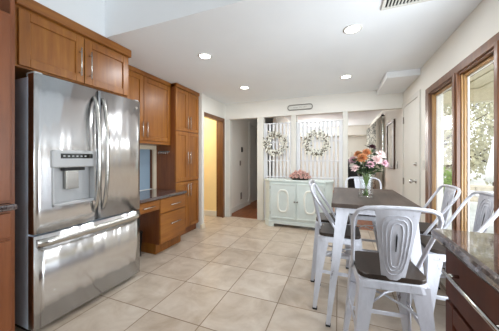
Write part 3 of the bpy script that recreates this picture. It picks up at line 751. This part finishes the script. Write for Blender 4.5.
for i, (dx, dy, dz, r, kind, mat, lab) in enumerate(fl):
    r *= .84; dz += .012
    c = Vector((vx + dx, vy + dy, TZ + dz)); t = thing('cut_flower', lab, 'flower', tuple(c), 'flowers in the glass vase')
    foot = Vector((vx - dx * .18, vy - dy * .18, TZ + .022)); neck = Vector((vx + dx * .28, vy + dy * .28, TZ + .20))
    MB().tube([foot, neck, (neck + c) / 2 + Vector((dx, dy, 0)) * .12, c], [.0028] * 4, 6).build('stem', 'stem', t)
    m = bloom_mesh(kind, r, i); d = Vector((dx * 2.4, dy * 2.4 - .18, .35)).normalized()
    bmesh.ops.transform(m.bm, matrix=Matrix.Translation(c) @ Vector((0, 0, 1)).rotation_difference(d).to_matrix().to_4x4(), verts=m.bm.verts); m.build('bloom', mat, t)
    m = MB(); rnd = random.Random(i + 50)
    for k in range(13):
        p = neck.lerp(c, .05 + .075 * k); a = rnd.uniform(0, 2 * PI); q = Vector((math.cos(a), math.sin(a), rnd.uniform(-.2, .7))).normalized()
        m.quad(p, q.cross(Vector((.3, .2, 1))).normalized() * .034, q * .075, .004)
    m.build('leaves', 'leafgreen', t)

# ------------------------------------------------------------------ mint sideboard
bx0, bx1, by0, by1 = -1.255, -.105, 3.93, 4.215
s = thing('sideboard', 'mint painted two door sideboard with chamfered corners below the wreaths', 'sideboard', (-.68, 4.07, 0))
def plan(g=0, ch=.10): return [(bx0 - g, by1), (bx0 - g, by0 + ch), (bx0 + ch - g * .4, by0 - g), (bx1 - ch + g * .4, by0 - g), (bx1 + g, by0 + ch), (bx1 + g, by1)]
MB().prism(plan(0), .09, .79).build('body', 'mint', s)
MB().prism(plan(.018), .79, .822, .007).build('top', 'mint', s)
m = MB(); m.prism(plan(.012), .055, .105, .004)
for a, b in ((0, 1), (1, 2), (3, 4), (4, 5)):
    pass
P = plan(.012)
m.prism([P[1], P[2], (P[2][0] + .09, P[2][1]), (P[2][0] + .09, P[2][1] + .03), (P[2][0] + .01, P[2][1] + .04), (P[1][0] + .03, P[1][1])], 0, .06)
m.prism([P[4], P[3], (P[3][0] - .09, P[3][1]), (P[3][0] - .09, P[3][1] + .03), (P[3][0] - .01, P[3][1] + .04), (P[4][0] - .03, P[4][1])][::-1], 0, .06)
m.box(bx0, bx0 + .03, by1 - .1, by1, 0, .06); m.box(bx1 - .03, bx1, by1 - .1, by1, 0, .06)
m.build('plinth', 'mint', s)
for k, (a, b) in enumerate(((bx0 + .125, -.685), (-.675, bx1 - .125))):
    f = by0 - .012; m = MB(); m.box(a, b, f, by0, .15, .765, .004)
    for x0, x1, z0, z1 in ((a, a + .028, .15, .765), (b - .028, b, .15, .765), (a + .028, b - .028, .15, .178), (a + .028, b - .028, .737, .765)): m.box(x0, x1, f - .008, f, z0, z1, .003)
    d = m.build('door', 'mint', s)
    cx, cz = (a + b) / 2, .46; ring = []
    for rad, off in ((1.0, 0), (1.0, -.008), (.93, -.012), (.78, -.012), (.70, -.006), (.70, 0)):
        pts = []
        for i in range(28):
            q = 2 * PI * i / 28; cu, sv = math.cos(q), math.sin(q)
            hx, hz_ = .105 - .105 * (1 - rad), .20 - .105 * (1 - rad)
            pts.append((cx + hx * math.copysign(abs(cu) ** .62, cu), f + off, cz + hz_ * math.copysign(abs(sv) ** .72, sv)))
        ring.append(pts)
    MB().loft(ring, False, True).build('oval_moulding', 'mintlight', d)
    hx = b - .018 if k == 0 else a + .018
    MB().lathe([(.006, 0), (.006, -.018), (.015, -.022), (.012, -.034), (.001, -.036)], hx, f - .008, .46, 12, 'Y').build('knob', 'nickel', d)
    hx = a if k == 0 else b
    for z in (.22, .66): B(hx - .008, hx + .004, f - .006, f + .006, z, z + .05).build('hinge', 'nickel', d)
# flower bowl
fx, fy, fz0 = -.635, 4.05, .8225
t = thing('flower_basket', 'low dark oval basket of dusty pink blooms on the sideboard', 'basket', (fx, fy, fz0))
m = MB(); rings = []
for r, z in ((.13, 0), (.165, .03), (.17, .045), (.158, .045), (.12, .012)): rings.append([(fx + r * math.cos(2 * PI * j / 24), fy + r * .6 * math.sin(2 * PI * j / 24), fz0 + z) for j in range(24)])
m.loft(rings, True, True).build('bowl', 'basket', t)
rnd = random.Random(4); first = None; spots = []
for k, (n, rr, z) in enumerate(((14, .165, .055), (11, .13, .095), (7, .08, .13), (2, .03, .145))):
    for i in range(n): a = 2 * PI * (i + .5 * k) / n; spots.append((fx + rr * math.cos(a), fy + rr * .6 * math.sin(a), fz0 + z + rnd.uniform(-.008, .008), a))
for i, (x, y, z, a) in enumerate(spots):
    if i % 2 == 0 and i < 4 or first is None or i in (1, 2, 3):
        pass
    if first is None:
        first = thing('rose_bloom', 'dusty pink bloom packed in the low basket on the sideboard', 'flower', (x, y, z), 'pink blooms in the basket', world=False)
        bloom_mesh('rose', .036, 90).build('petals', 'petal_rose', first)
        m = MB()
        for q in range(5): b_ = 2 * PI * q / 5; m.quad((0, 0, -.004), (-math.sin(b_) * .018, math.cos(b_) * .018, 0), (math.cos(b_) * .034, math.sin(b_) * .034, -.014), .002)
        m.build('leaves', 'leafgreen', first); o = first
    else: o = copy_tree(first)
    o.location = (x, y, z); d = Vector((math.cos(a) * .8, math.sin(a) * .8 - .2, .8)); o.rotation_euler = Vector((0, 0, 1)).rotation_difference(d.normalized()).to_euler(); o.scale = [rnd.uniform(.85, 1.15)] * 3

# ------------------------------------------------------------------ slatted screens with wreaths
def screen(x0, x1, z1, lab, seed):
    rnd = random.Random(seed)
    t = thing('slatted_screen', lab, 'screen', ((x0 + x1) / 2, 4.28, 0)); m = MB(); x = x0 + .03
    while x < x1 - .03:
        w_ = .040; m.box(x, min(x + w_, x1 - .015), 4.272, 4.288, .02, z1 - .01, .002); x += w_ + .030
    m.build('slats', 'slat', t)
    m = MB()
    for z in (.03, .845, 1.15, 1.50, z1 - .02): m.box(x0 + .003, x1 - .003, 4.266, 4.294, z - .011, z + .011, .002)
    m.box(x0 + .002, x0 + .03, 4.264, 4.296, 0, z1, .002); m.box(x1 - .03, x1 - .002, 4.264, 4.296, 0, z1, .002)
    m.build('frame', 'slat', t)
screen(-1.36, -.825, 1.875, 'narrower white slatted screen behind the left wreath', 1)
screen(-.735, .055, 1.865, 'wider white slatted screen behind the right wreath', 2)
def wreath(cx, cz, lab, seed):
    rnd = random.Random(seed); cy = 4.245; t = thing('wreath', lab, 'wreath', (cx, cy, cz), 'wreaths on the screens'); m = MB()
    for k in range(4):
        pts = []
        for i in range(36): a = 2 * PI * i / 36; r = .172 + .014 * math.sin(5 * a + k * 1.7); pts.append((cx + r * math.cos(a), cy - .012 + .01 * math.cos(5 * a + k * 1.7), cz + r * math.sin(a)))
        m.tube(pts, .006, 5, closed=True)
    m.build('twig_ring', 'twig', t); m = MB(); m2 = MB()
    for i in range(560):
        a = rnd.uniform(0, 2 * PI); r = rnd.gauss(.170, .026); p = Vector((cx + r * math.cos(a), cy - .012 + rnd.uniform(-.022, .008), cz + r * math.sin(a)))
        b_ = a + rnd.uniform(-1.3, 1.3); d = Vector((math.cos(b_), rnd.uniform(-.7, .1), math.sin(b_))).normalized(); sgn = 1 if rnd.random() < .68 else -1
        L = rnd.uniform(.034, .062); u = d.cross(Vector((rnd.gauss(0, .4), 1, rnd.gauss(0, .4)))).normalized()
        (m2 if i % 5 == 0 else m).quad(p, u * L * .5, d * L * sgn, .003)
    m.build('leaves', 'wreathleaf', t); m2.build('dry_leaves', 'dryleaf', t)
    for i in range(22):
        a = 2 * PI * (i + rnd.uniform(-.3, .3)) / 22; r = rnd.uniform(.14, .205); q = rnd.uniform(.009, .014)
        MB().lathe([(.001, -q), (q * .8, -q * .6), (q, 0), (q * .8, q * .6), (.001, q)], cx + r * math.cos(a), cy - .034, cz + r * math.sin(a), 7).build('berry', 'berry', t)
wreath(-1.118, 1.47, 'cream leaf wreath on the narrower slatted screen, left of the pair', 5)
wreath(-.375, 1.455, 'cream leaf wreath on the wider slatted screen, right of the pair', 6)
# oval sign on the beam
t = thing('wall_plaque', 'long white rounded plaque with dark rim on the beam above the wreaths', 'plaque', (-.66, 4.23, 2.12))
def plaque(g, y0, y1):
    m = MB(); P = rrect(-.885 + g, -.445 - g, 2.075 + g, 2.165 - g, .044 - g, 6); m.loft([[(x, y0, z) for x, z in P], [(x, y1, z) for x, z in P]]); return m
plaque(.012, 4.224, 4.2345).build('board', 'white', t)
m = MB(); m.tube([(x, 4.225, z) for x, z in rrect(-.885, -.445, 2.075, 2.165, .044, 6)], .0075, 6, closed=True); m.build('rim', 'nickel', t)
m = MB()
for x0, x1 in ((-.79, -.70), (-.68, -.63), (-.61, -.54)): m.tube([(x0 + (x1 - x0) * i / 8, 4.2225, 2.12 + .006 * math.sin(i * 2.4)) for i in range(9)], .0016, 5)
m.build('script', 'twig', t)

# ------------------------------------------------------------------ ceiling lights and vent
for x, y, lab in ((-1.35, 2.148, 'recessed ceiling light nearest the over-fridge cabinet'), (-1.379, 3.331, 'recessed ceiling light near the wood-framed doorway'),
                  (.105, 2.154, 'recessed ceiling light nearest the air vent'), (.084, 3.378, 'recessed ceiling light near the dropped ceiling box')):
    t = thing('ceiling_light', lab, 'ceiling light', (x, y, H), 'recessed ceiling lights')
    m = MB(); m.lathe([(.074, 0), (.076, -.004), (.064, -.008), (.058, -.003), (.058, 0)], x, y, H, 28, cap=False); m.build('trim_ring', 'white', t)
    MB().lathe([(.058, -.002), (.056, -.005), (.001, -.0055)], x, y, H, 24).build('diffuser', 'lamp', t)
    l_ = light('bulb', 'AREA', (0, 0, -.012), (0, 0, 0), 6.6, (.96, .98, 1), shape='DISK', size=.11); l_.parent = t
t = thing('air_vent', 'white slotted air vent at the top picture edge', 'vent', (.46, 1.84, H))
m = MB(); x0, x1, y0, y1 = .285, .62, 1.70, 1.945
for a in ((x0, x1, y0, y0 + .022), (x0, x1, y1 - .022, y1), (x0, x0 + .022, y0 + .022, y1 - .022), (x1 - .022, x1, y0 + .022, y1 - .022)): m.box(*a, H - .012, H, .002)
m.build('frame', 'white', t)
B(x0 + .01, x1 - .01, y0 + .01, y1 - .01, H - .003, H).build('backing', 'black', t)
m = MB()
for i in range(13): x = x0 + .036 + i * .0215; m.box(x, x + .009, y0 + .02, y1 - .02, H - .011, H - .003)
m.build('slats', 'white', t)
t = thing('ceiling_lamp', 'lit round ceiling lamp behind the wider slatted screen', 'ceiling light', (-.72, 7.6, H))
MB().lathe([(.06, 0), (.06, -.03), (.20, -.045), (.2, -.06), (.12, -.1), (.001, -.11)], -.72, 7.6, H, 28).build('shade', 'lamp', t)
l_ = light('bulb', 'POINT', (0, 0, -.2), (0, 0, 0), 30, (1, .96, .92), shadow_soft_size=.15); l_.parent = t
t = thing('ceiling_lamp', 'lit ceiling lamp in the cream side room', 'ceiling light', (-3.0, 3.7, H))
MB().lathe([(.05, 0), (.14, -.02), (.12, -.07), (.001, -.08)], -3.0, 3.7, H, 24).build('shade', 'lamp', t)
l_ = light('bulb', 'POINT', (0, 0, -.2), (0, 0, 0), 13, (1, .92, .78), shadow_soft_size=.12); l_.parent = t

# ------------------------------------------------------------------ switches etc.
def plate(name, lab, cat, x, y, z, w_, h, mat, sgn, inner=None):
    t = thing(name, lab, cat, (x, y, z)); B(x, x + sgn * .008, y - w_ / 2, y + w_ / 2, z - h / 2, z + h / 2, bev=.002).build('plate', mat, t)
    B(x + sgn * .006, x + sgn * .013, y - w_ * .18, y + w_ * .18, z - h * .22, z + h * .22, bev=.001).build('switch' if cat == 'switch' else 'face', inner or mat, t)
plate('light_switch', 'white light switch between the white door and window', 'switch', RX, 3.30, 1.115, .07, .115, 'white', -1)
plate('light_switch', 'brown switch plate on the wall left of the white door', 'switch', RX, 4.62, 1.08, .08, .12, 'nickel', -1)
plate('thermostat', 'dark thermostat on the white hall wall', 'thermostat', -2.18, 5.1, 1.40, .09, .12, 'black', 1, 'display')
plate('light_switch', 'grey light switch below the hall thermostat', 'switch', -2.18, 5.0, 1.08, .07, .115, 'nickel', 1)
plate('power_outlet', 'grey power outlet low on the hall wall', 'outlet', -2.18, 5.05, .30, .08, .16, 'nickel', 1)

# ------------------------------------------------------------------ dining room beyond
t = thing('framed_picture', 'tall brown framed picture on the dining room wall', 'picture', (RX, 5.1, 1.45))
y0, y1, z0, z1 = 4.78, 5.45, 1.0, 1.90; m = MB()
for a in ((y0, y0 + .05, z0, z1), (y1 - .05, y1, z0, z1), (y0 + .05, y1 - .05, z0, z0 + .05), (y0 + .05, y1 - .05, z1 - .05, z1)): m.box(RX - .03, RX, *a, .004)
m.build('frame', 'frame_brown', t); B(RX - .012, RX - .002, y0 + .04, y1 - .04, z0 + .04, z1 - .04).build('print', 'art', t)
def curtain(lab, y0, y1, z0, z1, mat, seed):
    t = thing('curtain', lab, 'curtain', (.86, (y0 + y1) / 2, z0)); n = 60; rings = []
    for z in (z0, (z0 + z1) / 2, z1):
        a = [(.85 + .034 * math.sin(i * .9), y0 + (y1 - y0) * i / n, z) for i in range(n + 1)]; rings.append(a + [(x + .004, y, q) for x, y, q in reversed(a)])
    MB().loft(rings, True, True).build('cloth', mat, t)
curtain('white curtain with grey leaf pattern in the dining room', 6.35, 8.4, .35, 2.11, 'pattern', 1)
curtain('plain white curtain panel beside the patterned curtain', 5.82, 6.3, .35, 2.10, 'sheer', 2)
t = thing('curtain_rod', 'dark curtain rod across the dining room window', 'rod', (.87, 7.1, 2.13))
MB().tube([(.87, 5.72, 2.125), (.87, 8.7, 2.125)], .012, 8).build('rod', 'blackmetal', t)
for y in (5.7, 8.72): MB().lathe([(.001, -.03), (.025, -.015), (.028, 0), (.02, .018), (.001, .03)], .87, y, 2.125, 12, 'Y').build('finial', 'blackmetal', t)
for y in (5.78, 8.64): MB().tube([(.93, y, 2.125), (.87, y, 2.125)], .007, 6).build('bracket', 'blackmetal', t)
c = thing('sideboard', 'black console cabinet at the far dining room wall', 'cabinet', (.35, 8.85, 0))
B(.02, .72, 8.68, 9.08, .08, .86, bev=.01).build('body', 'black', c)
for a, b in ((.03, .365), (.375, .71)):
    d = B(a, b, 8.66, 8.68, .1, .84, bev=.004).build('door', 'black', c); MB().lathe([(.005, 0), (.012, -.02), (.001, -.025)], b - .04 if a < .1 else a + .04, 8.66, .5, 8, 'Y').build('knob', 'chrome', d)
for x in (.06, .66): B(x - .02, x + .02, 8.75, 8.79, 0, .08).build('foot', 'black', c)
t = thing('table_lamp', 'white shaded lamp on the black console', 'lamp', (.30, 8.85, .86))
MB().lathe([(.07, 0), (.07, .02), (.02, .04), (.045, .14), (.015, .26), (.012, .34)], .30, 8.85, .86, 18).build('base', 'black', t)
MB().lathe([(.17, .30), (.12, .54)], .30, 8.85, .86, 22, cap=False).build('lamp_shade', 'sheer', t)
for o in bpy.data.objects:
    if '_o' in o: del o['_o']
